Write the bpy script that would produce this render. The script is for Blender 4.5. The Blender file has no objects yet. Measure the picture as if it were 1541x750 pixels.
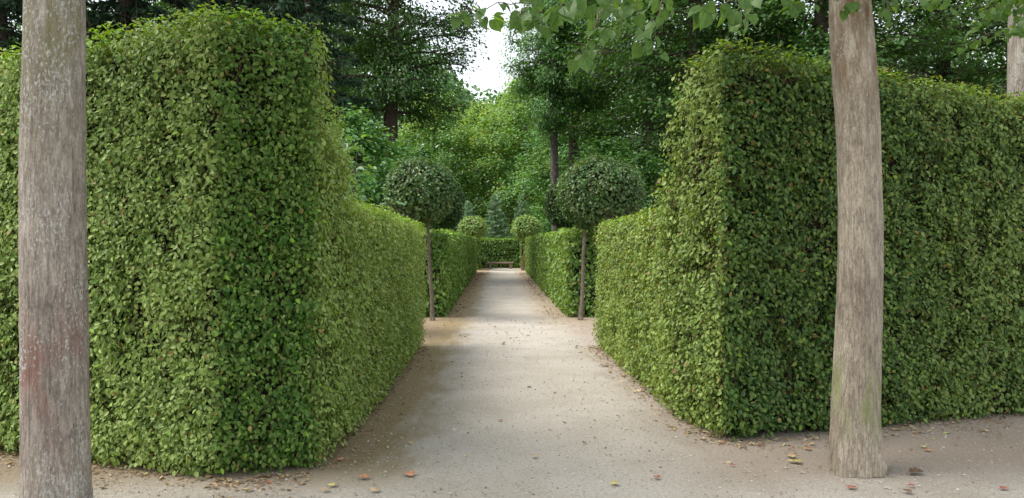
import bpy, math, random
import numpy as np
from math import radians, pi

random.seed(7)
RNG = np.random.default_rng(11)
scene = bpy.context.scene
C = scene.collection
EYE = 1.6
F, VX, VY = 1200.0, 752.0, 366.0      # focal length and vanishing point measured on the photograph

def W(px, py, d):
    """world point seen at a place of the photograph, d metres down the path"""
    return np.array([(px - VX) / F * d, d, EYE - (py - VY) / F * d])

# ------------------------------------------------------------------ noise
def _h(i, j, k, s):
    n = (i * 374761393 + j * 668265263 + k * 2147483647 + s * 974711) & 0xffffffff
    n = ((n ^ (n >> 13)) * 1274126177) & 0xffffffff
    n = n ^ (n >> 16)
    return (n & 0xffff) / 65535.0

def vnoise(P, scale=1.0, seed=0):
    Q = np.asarray(P, dtype=np.float64) * scale + 1000.0
    I = np.floor(Q).astype(np.int64); f = Q - I
    f = f * f * (3 - 2 * f)
    r = 0
    for a in (0, 1):
        wx = f[:, 0] if a else 1 - f[:, 0]
        for b in (0, 1):
            wy = f[:, 1] if b else 1 - f[:, 1]
            for c in (0, 1):
                wz = f[:, 2] if c else 1 - f[:, 2]
                r = r + wx * wy * wz * _h(I[:, 0] + a, I[:, 1] + b, I[:, 2] + c, seed)
    return r * 2 - 1

def fnoise(P, scale=1.0, seed=0, octv=3):
    r = 0; a = 1.0; t = 0
    for o in range(octv):
        r = r + a * vnoise(P, scale * 2 ** o, seed + o * 17); t += a; a *= .5
    return r / t

def nrm(v):
    return v / np.maximum(np.linalg.norm(v, axis=-1, keepdims=True), 1e-9)

def rv(n):
    return nrm(RNG.normal(size=(n, 3)))

# ------------------------------------------------------------------ meshes
def mesh_np(name, verts, loops, counts, mat, parent=None, smooth=False, col=None, loc=None):
    me = bpy.data.meshes.new(name)
    verts = np.asarray(verts, dtype=np.float32)
    loops = np.asarray(loops, dtype=np.int32).ravel(); counts = np.asarray(counts, dtype=np.int32)
    me.vertices.add(len(verts)); me.vertices.foreach_set('co', verts.ravel())
    me.loops.add(len(loops)); me.loops.foreach_set('vertex_index', loops)
    me.polygons.add(len(counts))
    st = np.zeros(len(counts), dtype=np.int32); st[1:] = np.cumsum(counts)[:-1]
    me.polygons.foreach_set('loop_start', st)
    me.polygons.foreach_set('use_smooth', np.full(len(counts), bool(smooth)))
    me.update(calc_edges=True)
    if col is not None:
        at = me.attributes.new('rnd', 'FLOAT_COLOR', 'POINT')
        at.data.foreach_set('color', np.asarray(col, dtype=np.float32).ravel())
    me.materials.append(mat)
    ob = bpy.data.objects.new(name, me); C.objects.link(ob)
    if parent is not None: ob.parent = parent
    if loc is not None: ob.location = loc
    return ob

def thing(name, label, cat, loc=(0, 0, 0), rz=0.0, group=None):
    o = bpy.data.objects.new(name, None); C.objects.link(o)
    o.location = loc; o.rotation_euler = (0, 0, rz); o.empty_display_size = .2
    o['label'] = label; o['category'] = cat
    if group: o['group'] = group
    return o

def tag(o, label, cat, group=None):
    o['label'] = label; o['category'] = cat
    if group: o['group'] = group
    return o

# leaf outlines: (along, across) half shape; across is mirrored and folded up
OVAL = np.array([(0, 0), (.33, .30), (.72, .24), (1, 0)])
class Leaves:
    """collects leaves as two folded quads each"""
    def __init__(s): s.v = []; s.c = []; s.n = 0
    def add(s, P, nor, axis, L, aspect=.62, fold=.18, curl=.12, tone=None, petiole=0.0, pale=None):
        m = len(P)
        if m == 0: return
        n = nrm(nor); a = nrm(axis - (axis * n).sum(1, keepdims=True) * n); b = np.cross(n, a)
        L = np.broadcast_to(np.asarray(L, dtype=float), (m,))[:, None]
        def pt(u, w):
            return P + a * (L * (u + petiole)) + b * (L * w * aspect / .6) + n * (L * (abs(w) * fold - curl * u * u))
        V = np.stack([pt(0, 0), pt(.30, .30), pt(.70, .25), pt(1.0, 0), pt(.70, -.25), pt(.30, -.30)], 1)
        s.v.append(V.reshape(-1, 3))
        c = RNG.random((m, 4)); c[:, 3] = 0 if pale is None else pale
        if tone is not None: c[:, 1] = tone
        s.c.append(np.repeat(c, 6, axis=0)); s.n += m
    def build(s, name, mat, parent=None, loc=None):
        V = np.concatenate(s.v); Cc = np.concatenate(s.c)
        base = (np.arange(s.n) * 6)[:, None, None]
        q = np.array([[0, 5, 4, 3], [0, 3, 2, 1]])[None]
        return mesh_np(name, V, (base + q).ravel(), np.full(s.n * 2, 4), mat, parent, False, Cc, loc)

class Tubes:
    """collects tapered tubes along polylines"""
    def __init__(s): s.v = []; s.l = []; s.nv = 0; s.np = 0
    def add(s, pts, rad, k=6):
        pts = np.asarray(pts, float); m = len(pts)
        rad = np.broadcast_to(np.asarray(rad, float), (m,))
        t = nrm(np.gradient(pts, axis=0))
        up = np.array([0., 0, 1]) if abs(t[0, 2]) < .8 else np.array([1., 0, 0])
        u = nrm(np.cross(t, up)); w = np.cross(t, u)
        an = np.arange(k) * 2 * pi / k
        V = pts[:, None] + rad[:, None, None] * (np.cos(an)[None, :, None] * u[:, None] + np.sin(an)[None, :, None] * w[:, None])
        s.v.append(V.reshape(-1, 3))
        i = np.arange(m - 1)[:, None] * k; j = np.arange(k)[None]; j2 = (j + 1) % k
        q = np.stack([i + j, i + j2, i + k + j2, i + k + j], -1).reshape(-1, 4) + s.nv
        s.l.append(q); s.nv += m * k; s.np += len(q)
    def sticks(s, A, B, r):
        """many three sided straight twigs at once"""
        m = len(A); t = nrm(B - A); u = nrm(np.cross(t, rv(m))); w = np.cross(t, u)
        r = np.broadcast_to(np.asarray(r, float), (m,))[:, None]
        ring = [u, -.5 * u + .87 * w, -.5 * u - .87 * w]
        V = np.stack([A + r * x for x in ring] + [B + .5 * r * x for x in ring], 1).reshape(-1, 3)
        q = np.array([[0, 1, 4, 3], [1, 2, 5, 4], [2, 0, 3, 5]])[None] + (np.arange(m) * 6)[:, None, None] + s.nv
        s.v.append(V); s.l.append(q.reshape(-1, 4)); s.nv += m * 6; s.np += m * 3
    def build(s, name, mat, parent=None, smooth=True, loc=None):
        return mesh_np(name, np.concatenate(s.v), np.concatenate(s.l).ravel(), np.full(s.np, 4), mat, parent, smooth, None, loc)

# ------------------------------------------------------------------ materials
def newmat(name):
    m = bpy.data.materials.new(name); m.use_nodes = True
    nt = m.node_tree; nt.nodes.clear()
    out = nt.nodes.new('ShaderNodeOutputMaterial')
    return m, nt, out
def N(nt, t, **kw):
    n = nt.nodes.new(t)
    for k, v in kw.items():
        if k.startswith('i_'): n.inputs[k[2:].replace('_', ' ')].default_value = v
        else: setattr(n, k, v)
    return n
def ramp(nt, stops, interp='LINEAR'):
    r = nt.nodes.new('ShaderNodeValToRGB'); cr = r.color_ramp; cr.interpolation = interp
    while len(cr.elements) < len(stops): cr.elements.new(.5)
    for e, (p, c) in zip(cr.elements, stops):
        e.position = p; e.color = (*c, 1) if len(c) == 3 else c
    return r
def mixc(nt, fac, a, b, mode='MIX'):
    m = nt.nodes.new('ShaderNodeMix'); m.data_type = 'RGBA'; m.blend_type = mode
    for k, v in ((0, fac), (6, a), (7, b)):
        if hasattr(v, 'is_output') or isinstance(v, bpy.types.NodeSocket): nt.links.new(v, m.inputs[k])
        else: m.inputs[k].default_value = v if k == 0 else (*v, 1)
    return m.outputs[2]
def noise(nt, vec, scale, detail=4, rough=.55, stretch=None):
    if stretch is not None:
        mp = N(nt, 'ShaderNodeMapping'); mp.inputs['Scale'].default_value = stretch
        nt.links.new(vec, mp.inputs['Vector']); vec = mp.outputs[0]
    n = N(nt, 'ShaderNodeTexNoise'); n.inputs['Scale'].default_value = scale
    n.inputs['Detail'].default_value = detail; n.inputs['Roughness'].default_value = rough
    nt.links.new(vec, n.inputs['Vector']); return n.outputs[0]

def leafmat(name, greens, odd=((.22, .13, .03), .03), trans=.28, patch=None, rough=.42, spec=.45, pscale=1.2, under=None, olive=None, veins=False):
    """greens: colours spread over the leaves at random; odd: colour of the rare dry leaf and how rare;
    patch: a second tint that comes in clouds through the crown"""
    m, nt, out = newmat(name)
    at = N(nt, 'ShaderNodeAttribute'); at.attribute_name = 'rnd'
    sp = N(nt, 'ShaderNodeSeparateColor'); nt.links.new(at.outputs['Color'], sp.inputs[0])
    k = len(greens)
    r = ramp(nt, [(i / max(k - 1, 1), g) for i, g in enumerate(greens)]); nt.links.new(sp.outputs[0], r.inputs[0])
    col = r.outputs[0]
    tc = N(nt, 'ShaderNodeTexCoord')
    if patch is not None:
        nz = noise(nt, tc.outputs['Object'], pscale, 3)
        ad = N(nt, 'ShaderNodeMath', operation='ADD'); nt.links.new(nz, ad.inputs[0])
        mu = N(nt, 'ShaderNodeMath', operation='MULTIPLY'); nt.links.new(sp.outputs[2], mu.inputs[0]); mu.inputs[1].default_value = .3
        nt.links.new(mu.outputs[0], ad.inputs[1])
        rr = ramp(nt, [(.55, (0, 0, 0)), (.85, (1, 1, 1))]); nt.links.new(ad.outputs[0], rr.inputs[0])
        col = mixc(nt, rr.outputs[0], col, patch)
    if olive is not None:  # leaf hue per face, with light and shade painted in through alpha
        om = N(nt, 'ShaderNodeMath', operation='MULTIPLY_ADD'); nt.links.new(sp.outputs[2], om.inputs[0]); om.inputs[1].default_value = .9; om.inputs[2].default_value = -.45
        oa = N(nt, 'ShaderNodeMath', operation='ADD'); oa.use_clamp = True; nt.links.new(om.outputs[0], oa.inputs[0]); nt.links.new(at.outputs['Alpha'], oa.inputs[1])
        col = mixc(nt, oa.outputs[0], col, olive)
    # new, yellower growth: second channel
    yr = ramp(nt, [(.93, (0, 0, 0)), (1.0, (1, 1, 1))]); nt.links.new(sp.outputs[1], yr.inputs[0])
    col = mixc(nt, yr.outputs[0], col, tuple(min(.5, c * f) for c, f in zip(greens[-1], (1.7, 1.6, .8))))
    gr = ramp(nt, [(1 - odd[1] - .01, (0, 0, 0)), (1 - odd[1], (1, 1, 1))]); nt.links.new(sp.outputs[2], gr.inputs[0])
    col = mixc(nt, gr.outputs[0], col, odd[0])
    if under is not None:
        ge = N(nt, 'ShaderNodeNewGeometry')
        col = mixc(nt, ge.outputs['Backfacing'], col, under)
    bs = N(nt, 'ShaderNodeBsdfPrincipled')
    if veins:
        av = N(nt, 'ShaderNodeAttribute'); av.attribute_name = 'blade'; vs_ = N(nt, 'ShaderNodeSeparateXYZ'); nt.links.new(av.outputs['Vector'], vs_.inputs[0])
        aw = N(nt, 'ShaderNodeMath', operation='ABSOLUTE'); nt.links.new(vs_.outputs[1], aw.inputs[0])
        q = N(nt, 'ShaderNodeMath', operation='MULTIPLY_ADD'); nt.links.new(aw.outputs[0], q.inputs[0]); q.inputs[1].default_value = -.75; nt.links.new(vs_.outputs[0], q.inputs[2])
        q2 = N(nt, 'ShaderNodeMath', operation='MULTIPLY'); nt.links.new(q.outputs[0], q2.inputs[0]); q2.inputs[1].default_value = 6.5
        q3 = N(nt, 'ShaderNodeMath', operation='PINGPONG'); nt.links.new(q2.outputs[0], q3.inputs[0]); q3.inputs[1].default_value = .5
        r3 = ramp(nt, [(0, (1, 1, 1)), (.13, (0, 0, 0))]); nt.links.new(q3.outputs[0], r3.inputs[0])
        r4 = ramp(nt, [(.012, (1, 1, 1)), (.035, (0, 0, 0))]); nt.links.new(aw.outputs[0], r4.inputs[0])
        mxv = N(nt, 'ShaderNodeMath', operation='MAXIMUM'); nt.links.new(r3.outputs[0], mxv.inputs[0]); nt.links.new(r4.outputs[0], mxv.inputs[1])
        vf = N(nt, 'ShaderNodeMath', operation='MULTIPLY'); nt.links.new(mxv.outputs[0], vf.inputs[0]); vf.inputs[1].default_value = .45
        bl = noise(nt, tc.outputs['Object'], 55, 3); rb = ramp(nt, [(.35, (.72, .76, .7)), (.6, (1.1, 1.08, 1))]); nt.links.new(bl, rb.inputs[0])
        col = mixc(nt, 1, col, rb.outputs[0], 'MULTIPLY')
        col = mixc(nt, vf.outputs[0], col, (.17, .27, .07))
        bpv = N(nt, 'ShaderNodeBump'); bpv.inputs['Strength'].default_value = .6; bpv.inputs['Distance'].default_value = .002; bpv.invert = True
        nt.links.new(mxv.outputs[0], bpv.inputs['Height']); nt.links.new(bpv.outputs[0], bs.inputs['Normal'])
    nt.links.new(col, bs.inputs['Base Color'])
    bs.inputs['Roughness'].default_value = rough; bs.inputs['Specular IOR Level'].default_value = spec
    tr = N(nt, 'ShaderNodeBsdfTranslucent')
    tcol = mixc(nt, 1.0, col, (1.5, 1.35, .45), 'MULTIPLY'); nt.links.new(tcol, tr.inputs[0])
    mx = N(nt, 'ShaderNodeMixShader'); mx.inputs[0].default_value = trans
    nt.links.new(bs.outputs[0], mx.inputs[1]); nt.links.new(tr.outputs[0], mx.inputs[2])
    nt.links.new(mx.outputs[0], out.inputs[0])
    return m

def barkmat(name, c1, c2, c3, lichen=(.42, .43, .38), lamt=.62, red=None, green=None, bscale=1.0, bump=.6, greenz=(0, 1), redz=(0, 1), crack=.35):
    m, nt, out = newmat(name)
    tc = N(nt, 'ShaderNodeTexCoord'); o = tc.outputs['Object']
    a = noise(nt, o, 11 * bscale, 8, .75, (2.6, 2.6, .75)); b = noise(nt, o, 60 * bscale, 6, .75, (1.7, 1.7, .75)); c = noise(nt, o, 3 * bscale, 3, .5, (1, 1, .4))
    r1 = ramp(nt, [(.3, c1), (.5, c2), (.7, c3)]); nt.links.new(a, r1.inputs[0])
    r2 = ramp(nt, [(.33, (.66, .64, .61)), (.5, (1, 1, 1)), (.66, (1.2, 1.19, 1.17))]); nt.links.new(b, r2.inputs[0])
    col = mixc(nt, 1.0, r1.outputs[0], r2.outputs[0], 'MULTIPLY')
    cn = noise(nt, o, 13 * bscale, 4, .6, (2.4, 2.4, .30))
    rc = ramp(nt, [(.455, (0, 0, 0)), (.49, (1, 1, 1)), (.505, (1, 1, 1)), (.54, (0, 0, 0))]); nt.links.new(cn, rc.inputs[0])
    fc = N(nt, 'ShaderNodeMath', operation='MULTIPLY'); nt.links.new(rc.outputs[0], fc.inputs[0]); fc.inputs[1].default_value = crack
    col = mixc(nt, fc.outputs[0], col, tuple(x * .55 for x in c1))
    cl = noise(nt, o, 2.6, 5, .65, (1, 1, .45)); rcl = ramp(nt, [(.35, (.78, .76, .75)), (.65, (1.22, 1.22, 1.2))]); nt.links.new(cl, rcl.inputs[0])
    col = mixc(nt, 1.0, col, rcl.outputs[0], 'MULTIPLY')
    sx = N(nt, 'ShaderNodeSeparateXYZ'); nt.links.new(o, sx.inputs[0])
    def band(z, tint, thr, sc, sd):
        nonlocal col
        nz = noise(nt, o, sc, 4, .6, (1, 1, .3))
        mr = N(nt, 'ShaderNodeMapRange'); mr.interpolation_type = 'SMOOTHSTEP'
        # bump shaped band between z[0] and z[1]
        ab = N(nt, 'ShaderNodeMath', operation='SUBTRACT'); nt.links.new(sx.outputs[2], ab.inputs[0]); ab.inputs[1].default_value = (z[0] + z[1]) / 2
        aa = N(nt, 'ShaderNodeMath', operation='ABSOLUTE'); nt.links.new(ab.outputs[0], aa.inputs[0])
        nt.links.new(aa.outputs[0], mr.inputs[0]); mr.inputs[1].default_value = (z[1] - z[0]) / 2; mr.inputs[2].default_value = 0
        r = ramp(nt, [(thr, (0, 0, 0)), (thr + .18, (1, 1, 1))]); nt.links.new(nz, r.inputs[0])
        mm = N(nt, 'ShaderNodeMath', operation='MULTIPLY'); nt.links.new(mr.outputs[0], mm.inputs[0]); nt.links.new(r.outputs[0], mm.inputs[1])
        col = mixc(nt, mm.outputs[0], col, tint)
    if red: band(redz, red, .46, 7, 0)
    if green: band(greenz, green, .42, 6, 0)
    nl = noise(nt, o, 85 * bscale, 3, .6, (1, 1, .55)); nm = noise(nt, o, 5, 3, .5, (1, 1, .4))
    ad = N(nt, 'ShaderNodeMath', operation='MULTIPLY_ADD'); nt.links.new(nm, ad.inputs[0]); ad.inputs[1].default_value = .55; nt.links.new(nl, ad.inputs[2])
    rl = ramp(nt, [(lamt + .26, (0, 0, 0)), (lamt + .34, (1, 1, 1))]); nt.links.new(ad.outputs[0], rl.inputs[0])
    col = mixc(nt, rl.outputs[0], col, lichen)
    bs = N(nt, 'ShaderNodeBsdfPrincipled'); nt.links.new(col, bs.inputs['Base Color'])
    bs.inputs['Roughness'].default_value = .88; bs.inputs['Specular IOR Level'].default_value = .2
    ab0 = N(nt, 'ShaderNodeMath', operation='ADD'); nt.links.new(a, ab0.inputs[0]); nt.links.new(b, ab0.inputs[1])
    ab = N(nt, 'ShaderNodeMath', operation='SUBTRACT'); nt.links.new(ab0.outputs[0], ab.inputs[0]); nt.links.new(rc.outputs[0], ab.inputs[1])
    bp = N(nt, 'ShaderNodeBump'); bp.inputs['Strength'].default_value = bump; bp.inputs['Distance'].default_value = .012
    nt.links.new(ab.outputs[0], bp.inputs['Height']); nt.links.new(bp.outputs[0], bs.inputs['Normal'])
    nt.links.new(bs.outputs[0], out.inputs[0])
    return m

M = {}
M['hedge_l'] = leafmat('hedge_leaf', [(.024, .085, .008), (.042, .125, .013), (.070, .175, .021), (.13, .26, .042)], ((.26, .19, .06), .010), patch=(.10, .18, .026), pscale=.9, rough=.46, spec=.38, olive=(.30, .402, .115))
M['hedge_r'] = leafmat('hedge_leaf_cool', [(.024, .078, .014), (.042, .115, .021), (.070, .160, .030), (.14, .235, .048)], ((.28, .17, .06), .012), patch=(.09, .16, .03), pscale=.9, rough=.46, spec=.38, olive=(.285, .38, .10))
M['yew'] = leafmat('yew_hedge_leaf', [(.050, .14, .022), (.080, .19, .03), (.13, .26, .045)], ((.14, .09, .04), .01), patch=(.15, .26, .045), rough=.5, olive=(.24, .34, .09))
M['ball'] = leafmat('topiary_leaf', [(.035, .10, .022), (.055, .14, .032), (.095, .185, .05)], ((.18, .15, .07), .012), patch=(.10, .15, .05), pscale=2.5, rough=.35)
M['pball'] = leafmat('pale_topiary_leaf', [(.15, .27, .06), (.22, .36, .09), (.30, .44, .14)], ((.2, .14, .07), .01), rough=.5)
M['beech'] = leafmat('dark_tree_leaf', [(.028, .085, .018), (.050, .13, .028), (.08, .185, .04)], ((.05, .05, .02), .01), patch=(.07, .16, .035), pscale=.35)
M['mid'] = leafmat('mid_green_leaf', [(.06, .18, .04), (.095, .25, .06), (.15, .34, .085)], ((.1, .1, .03), .01), patch=(.10, .22, .06), pscale=.5)
M['pale'] = leafmat('pale_tree_leaf', [(.13, .28, .09), (.19, .38, .13), (.26, .46, .17)], ((.2, .16, .06), .02), trans=.45, patch=(.26, .38, .13), pscale=.3)
M['conifer'] = leafmat('conifer_needle', [(.018, .050, .024), (.032, .080, .038), (.055, .12, .055)], ((.06, .05, .03), .03), trans=.05, patch=(.03, .07, .03), pscale=.5)
M['spruce'] = leafmat('blue_spruce_needle', [(.24, .40, .25), (.32, .50, .32), (.42, .58, .40)], ((.2, .2, .12), .02), trans=.1)
M['hazel'] = leafmat('hazel_leaf', [(.06, .16, .045), (.09, .21, .06), (.14, .28, .09)], ((.1, .2, .03), .02), rough=.35, spec=.6)
M['linden'] = leafmat('linden_leaf', [(.045, .125, .014), (.07, .17, .020), (.14, .28, .035)], ((.2, .3, .05), .03), trans=.5, veins=True, under=(.085, .18, .045), rough=.38)
M['wood'] = leafmat('woodland_leaf', [(.05, .13, .035), (.08, .19, .05), (.12, .25, .07)], ((.05, .05, .02), .01), patch=(.13, .26, .08), pscale=.12)
M['bark_l'] = barkmat('mauve_grey_bark', (.19, .162, .137), (.31, .275, .235), (.44, .40, .35), red=(.21, .125, .10), lichen=(.44, .44, .41), lamt=.60, redz=(.2, 1.6), green=(.22, .20, .12), greenz=(1.8, 3.6))
M['bark_r'] = barkmat('pale_brown_bark', (.23, .19, .145), (.345, .30, .24), (.46, .41, .335), lichen=(.42, .40, .35), lamt=.68, green=(.23, .25, .11), greenz=(.15, .95), red=(.17, .105, .055), redz=(2.2, 4.2))
M['bark_far'] = barkmat('dark_forest_bark', (.055, .038, .030), (.095, .068, .054), (.14, .105, .085), bscale=.5, lamt=.9)
M['bark_pale'] = barkmat('grey_forest_bark', (.08, .065, .06), (.13, .11, .10), (.20, .17, .16), bscale=.5)
M['stem'] = barkmat('thin_stem_bark', (.11, .085, .07), (.17, .135, .11), (.24, .20, .16), bscale=2)
M['stem_red'] = barkmat('brown_stem_bark', (.12, .065, .045), (.18, .10, .07), (.24, .14, .10), bscale=2)
M['twig'] = barkmat('hedge_twig', (.05, .034, .026), (.09, .062, .048), (.14, .10, .078), bscale=3, lamt=.95)
M['stone'] = barkmat('weathered_bench_stone', (.28, .20, .16), (.36, .27, .22), (.46, .36, .30), bscale=1.5)

def flatmat(name, c1, c2, sc=8, rough=.8, trans=0):
    m, nt, out = newmat(name)
    tc = N(nt, 'ShaderNodeTexCoord'); n = noise(nt, tc.outputs['Object'], sc, 5)
    r = ramp(nt, [(.35, c1), (.65, c2)]); nt.links.new(n, r.inputs[0])
    bs = N(nt, 'ShaderNodeBsdfPrincipled'); nt.links.new(r.outputs[0], bs.inputs['Base Color']); bs.inputs['Roughness'].default_value = rough
    nt.links.new(bs.outputs[0], out.inputs[0]); return m
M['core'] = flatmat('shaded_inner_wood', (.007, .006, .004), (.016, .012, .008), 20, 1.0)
M['shoot'] = flatmat('green_shoot', (.14, .17, .05), (.2, .22, .08), 20)

# ------------------------------------------------------------------ hedges as clipped solids filled with leaves
def sst(x, a, b):
    t = np.clip((x - a) / (b - a), 0, 1); return t * t * (3 - 2 * t)
def sdpoly(P, poly):
    poly = np.asarray(poly, float); x = P[:, 0]; y = P[:, 1]
    d = np.full(len(P), 1e9); s = np.ones(len(P)); n = len(poly)
    for i in range(n):
        a = poly[i]; b = poly[i - 1]
        ex, ey = b - a; wx = x - a[0]; wy = y - a[1]
        t = np.clip((wx * ex + wy * ey) / (ex * ex + ey * ey), 0, 1)
        d = np.minimum(d, (wx - ex * t) ** 2 + (wy - ey * t) ** 2)
        c1 = y >= a[1]; c2 = y < b[1]; c3 = ex * wy > ey * wx
        flip = (c1 & c2 & c3) | (~c1 & ~c2 & ~c3)
        s = np.where(flip, -s, s)
    return s * np.sqrt(d)

def hedge_field(poly, hfun, rnd=.12, amp=.03, seed=3, nscale=1.6):
    def f(P):
        d2 = sdpoly(P, poly) + .10 * np.exp(-np.maximum(P[:, 2], 0) / .07)
        h = hfun(P[:, 0], P[:, 1]); e = .03
        gx = (hfun(P[:, 0] + e, P[:, 1]) - h) / e; gy = (hfun(P[:, 0], P[:, 1] + e) - h) / e
        dz = (P[:, 2] - h) / np.sqrt(1 + gx * gx + gy * gy)
        a = d2 + rnd; b = dz + rnd
        r = np.minimum(np.maximum(a, b), 0) + np.sqrt(np.maximum(a, 0) ** 2 + np.maximum(b, 0) ** 2) - rnd
        return r + amp * fnoise(P, nscale, seed) + amp * .5 * vnoise(P, nscale * 4, seed + 5) + .018 * vnoise(P, 10, seed + 6)
    return f

def fgrad(f, P):
    e = .02; g = np.zeros_like(P)
    for k in range(3):
        q = P.copy(); q[:, k] += e; g[:, k] = f(q)
    g -= f(P)[:, None]
    return nrm(g)

def fill(f, lo, hi, density, depth=.15, out=.03, back=.25, leaf=.055, seed=5, axis_down=.8, holes=.25, ragged=.35):
    """leaf positions in the outer shell of the solid f<0; density = leaves per cubic metre of shell"""
    lo = np.array(lo, float); hi = np.array(hi, float); vol = np.prod(hi - lo)
    n = int(vol * density); Ps = []; Ns = []; Ds = []
    CH = 400000
    while n > 0:
        m = min(n, CH); n -= m
        P = lo + RNG.random((m, 3)) * (hi - lo)
        d = f(P); k = (d > -depth) & (d < out); P = P[k]; d = d[k]
        # fewer leaves poke out past the clipped face, thin spots here and there
        keep = RNG.random(len(P)) < np.where(d > 0, ragged, 1.0) * (1 - np.clip(holes * (np.clip(fnoise(P, 3.0, seed) * 3.0, 0, 1.6) + np.clip(fnoise(P, 8.5, seed + 2, 2) * 3.4, -.15, 1.5)), 0, .985) * sst(d, -.15, -.06))
        P = P[keep]; d = d[keep]
        g = fgrad(f, P)
        vis = (g * (np.array([0, 0, EYE]) - P)).sum(1) > -.35
        vis |= g[:, 2] > .5
        keep = vis | (RNG.random(len(P)) < back)
        Ps.append(P[keep]); Ns.append(g[keep]); Ds.append(d[keep])
    return np.concatenate(Ps), np.concatenate(Ns), np.concatenate(Ds)

def grow(P, g, leaf, down=.7, spread=.75, lift=.35):
    m = len(P)
    nor = g + rv(m) * spread + np.array([0, 0, lift])
    ax = rv(m) * .8 + g * .35 + np.array([0, 0, -down])
    L = leaf * np.clip(np.exp(RNG.normal(size=m) * .30), .4, 1.45)
    return nor, ax, L

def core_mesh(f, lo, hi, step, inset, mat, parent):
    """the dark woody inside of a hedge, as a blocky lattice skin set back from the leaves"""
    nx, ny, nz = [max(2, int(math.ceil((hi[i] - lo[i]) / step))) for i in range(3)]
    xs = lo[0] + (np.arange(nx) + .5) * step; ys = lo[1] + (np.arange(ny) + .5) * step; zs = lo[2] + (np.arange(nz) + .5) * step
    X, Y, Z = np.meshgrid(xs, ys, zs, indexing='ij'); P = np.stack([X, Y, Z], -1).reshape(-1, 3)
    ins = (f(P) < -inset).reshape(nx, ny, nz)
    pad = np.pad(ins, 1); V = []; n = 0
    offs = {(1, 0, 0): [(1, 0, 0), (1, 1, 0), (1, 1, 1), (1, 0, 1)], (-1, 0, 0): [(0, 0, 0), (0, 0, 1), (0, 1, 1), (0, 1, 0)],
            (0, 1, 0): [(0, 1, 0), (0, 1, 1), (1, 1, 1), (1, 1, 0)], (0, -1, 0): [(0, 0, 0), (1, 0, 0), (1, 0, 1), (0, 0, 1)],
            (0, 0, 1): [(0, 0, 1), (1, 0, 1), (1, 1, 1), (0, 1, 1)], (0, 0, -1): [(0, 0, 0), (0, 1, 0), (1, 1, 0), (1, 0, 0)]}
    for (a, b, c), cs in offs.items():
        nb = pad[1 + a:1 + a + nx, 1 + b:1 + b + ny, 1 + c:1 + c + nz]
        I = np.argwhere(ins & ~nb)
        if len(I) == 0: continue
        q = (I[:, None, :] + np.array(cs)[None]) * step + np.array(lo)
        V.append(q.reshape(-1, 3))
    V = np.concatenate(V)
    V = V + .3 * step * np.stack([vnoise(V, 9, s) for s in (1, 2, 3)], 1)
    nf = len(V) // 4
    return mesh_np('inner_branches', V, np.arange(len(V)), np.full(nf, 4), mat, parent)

def make_hedge(name, label, poly, hfun, lo, hi, mat, density=9000, leaf=.055, rnd=.12, amp=.03, group=None, seed=3, depth=.15, step=.12, twigs=3000, back=.2, tips=.35, lift=.35, inset=.17, holes=.3, palef=None):
    poly = np.array(poly); base = (float(poly[:, 0].mean()), float(poly[:, 1].mean()), 0)
    t = thing(name, label, 'hedge', base, 0, group)
    f = hedge_field(poly, hfun, rnd, amp, seed)
    P, g, d = fill(f, lo, hi, density, depth, .05, back, seed=seed + 9, ragged=tips, holes=holes)
    nor, ax, L = grow(P, g, leaf, lift=lift)
    top = (g[:, 2] > .6) & (d > -.04)
    ax[top] += np.array([0, 0, 1.1]); nor[top] += rv(top.sum()) * .6
    tone = RNG.random(len(P)); tone[top] = np.clip(tone[top] + .45, 0, 1)     # leaves on the clipped top are shifted to the yellower tone
    lv = Leaves(); off = np.array(base); pa = RNG.uniform(.42, .72, (len(P), 1))
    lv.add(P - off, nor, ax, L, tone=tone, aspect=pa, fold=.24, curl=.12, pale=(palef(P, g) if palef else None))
    lv.build('foliage', mat, t)
    if twigs:
        Pt, gt_, dt = fill(f, lo, hi, 9000, .26, -.03, .1, seed=seed, holes=0)
        k = RNG.choice(len(Pt), min(twigs, len(Pt)), replace=False); gk = gt_[k]
        A = Pt[k] - gk * .05; B = A + (gk * .35 + rv(len(k)) * .8 + np.array([0, 0, .45])) * RNG.uniform(.06, .24, (len(k), 1))
        tb = Tubes(); tb.sticks(A - off, B - off, RNG.uniform(.0015, .0045, len(k)))
        for i0 in range(len(poly)):                                 # woody stems standing in a row inside the foot of the hedge
            a, b = poly[i0], poly[(i0 + 1) % len(poly)]; Lg = float(np.linalg.norm(b - a)); nn = np.array([b[1] - a[1], a[0] - b[0]]) / Lg
            if sdpoly(np.array([[*((a + b) / 2 + nn * .05), 0]]), poly)[0] > 0: nn = -nn
            for q in np.arange(.1, Lg, .17):
                p = a + (b - a) * (q + random.uniform(-.05, .05)) / Lg + nn * random.uniform(.13, .22); h = random.uniform(.5, 1.1)
                if sdpoly(np.array([[p[0], p[1], 0]]), poly)[0] > -.12: continue
                zz = np.linspace(0, 1, 6); c_ = np.stack([p[0] + random.uniform(-.1, .1) * zz, p[1] + random.uniform(-.1, .1) * zz, h * zz], 1)
                tb.add(c_ - off, np.linspace(random.uniform(.008, .018), .005, 6), 6)
        tb.build('twigs', M['twig'], t)
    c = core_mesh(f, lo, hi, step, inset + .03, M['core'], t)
    me = c.data; co = np.empty(len(me.vertices) * 3, dtype=np.float32); me.vertices.foreach_get('co', co)
    co = co.reshape(-1, 3) - off.astype(np.float32); me.vertices.foreach_set('co', co.ravel())
    return t

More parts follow.
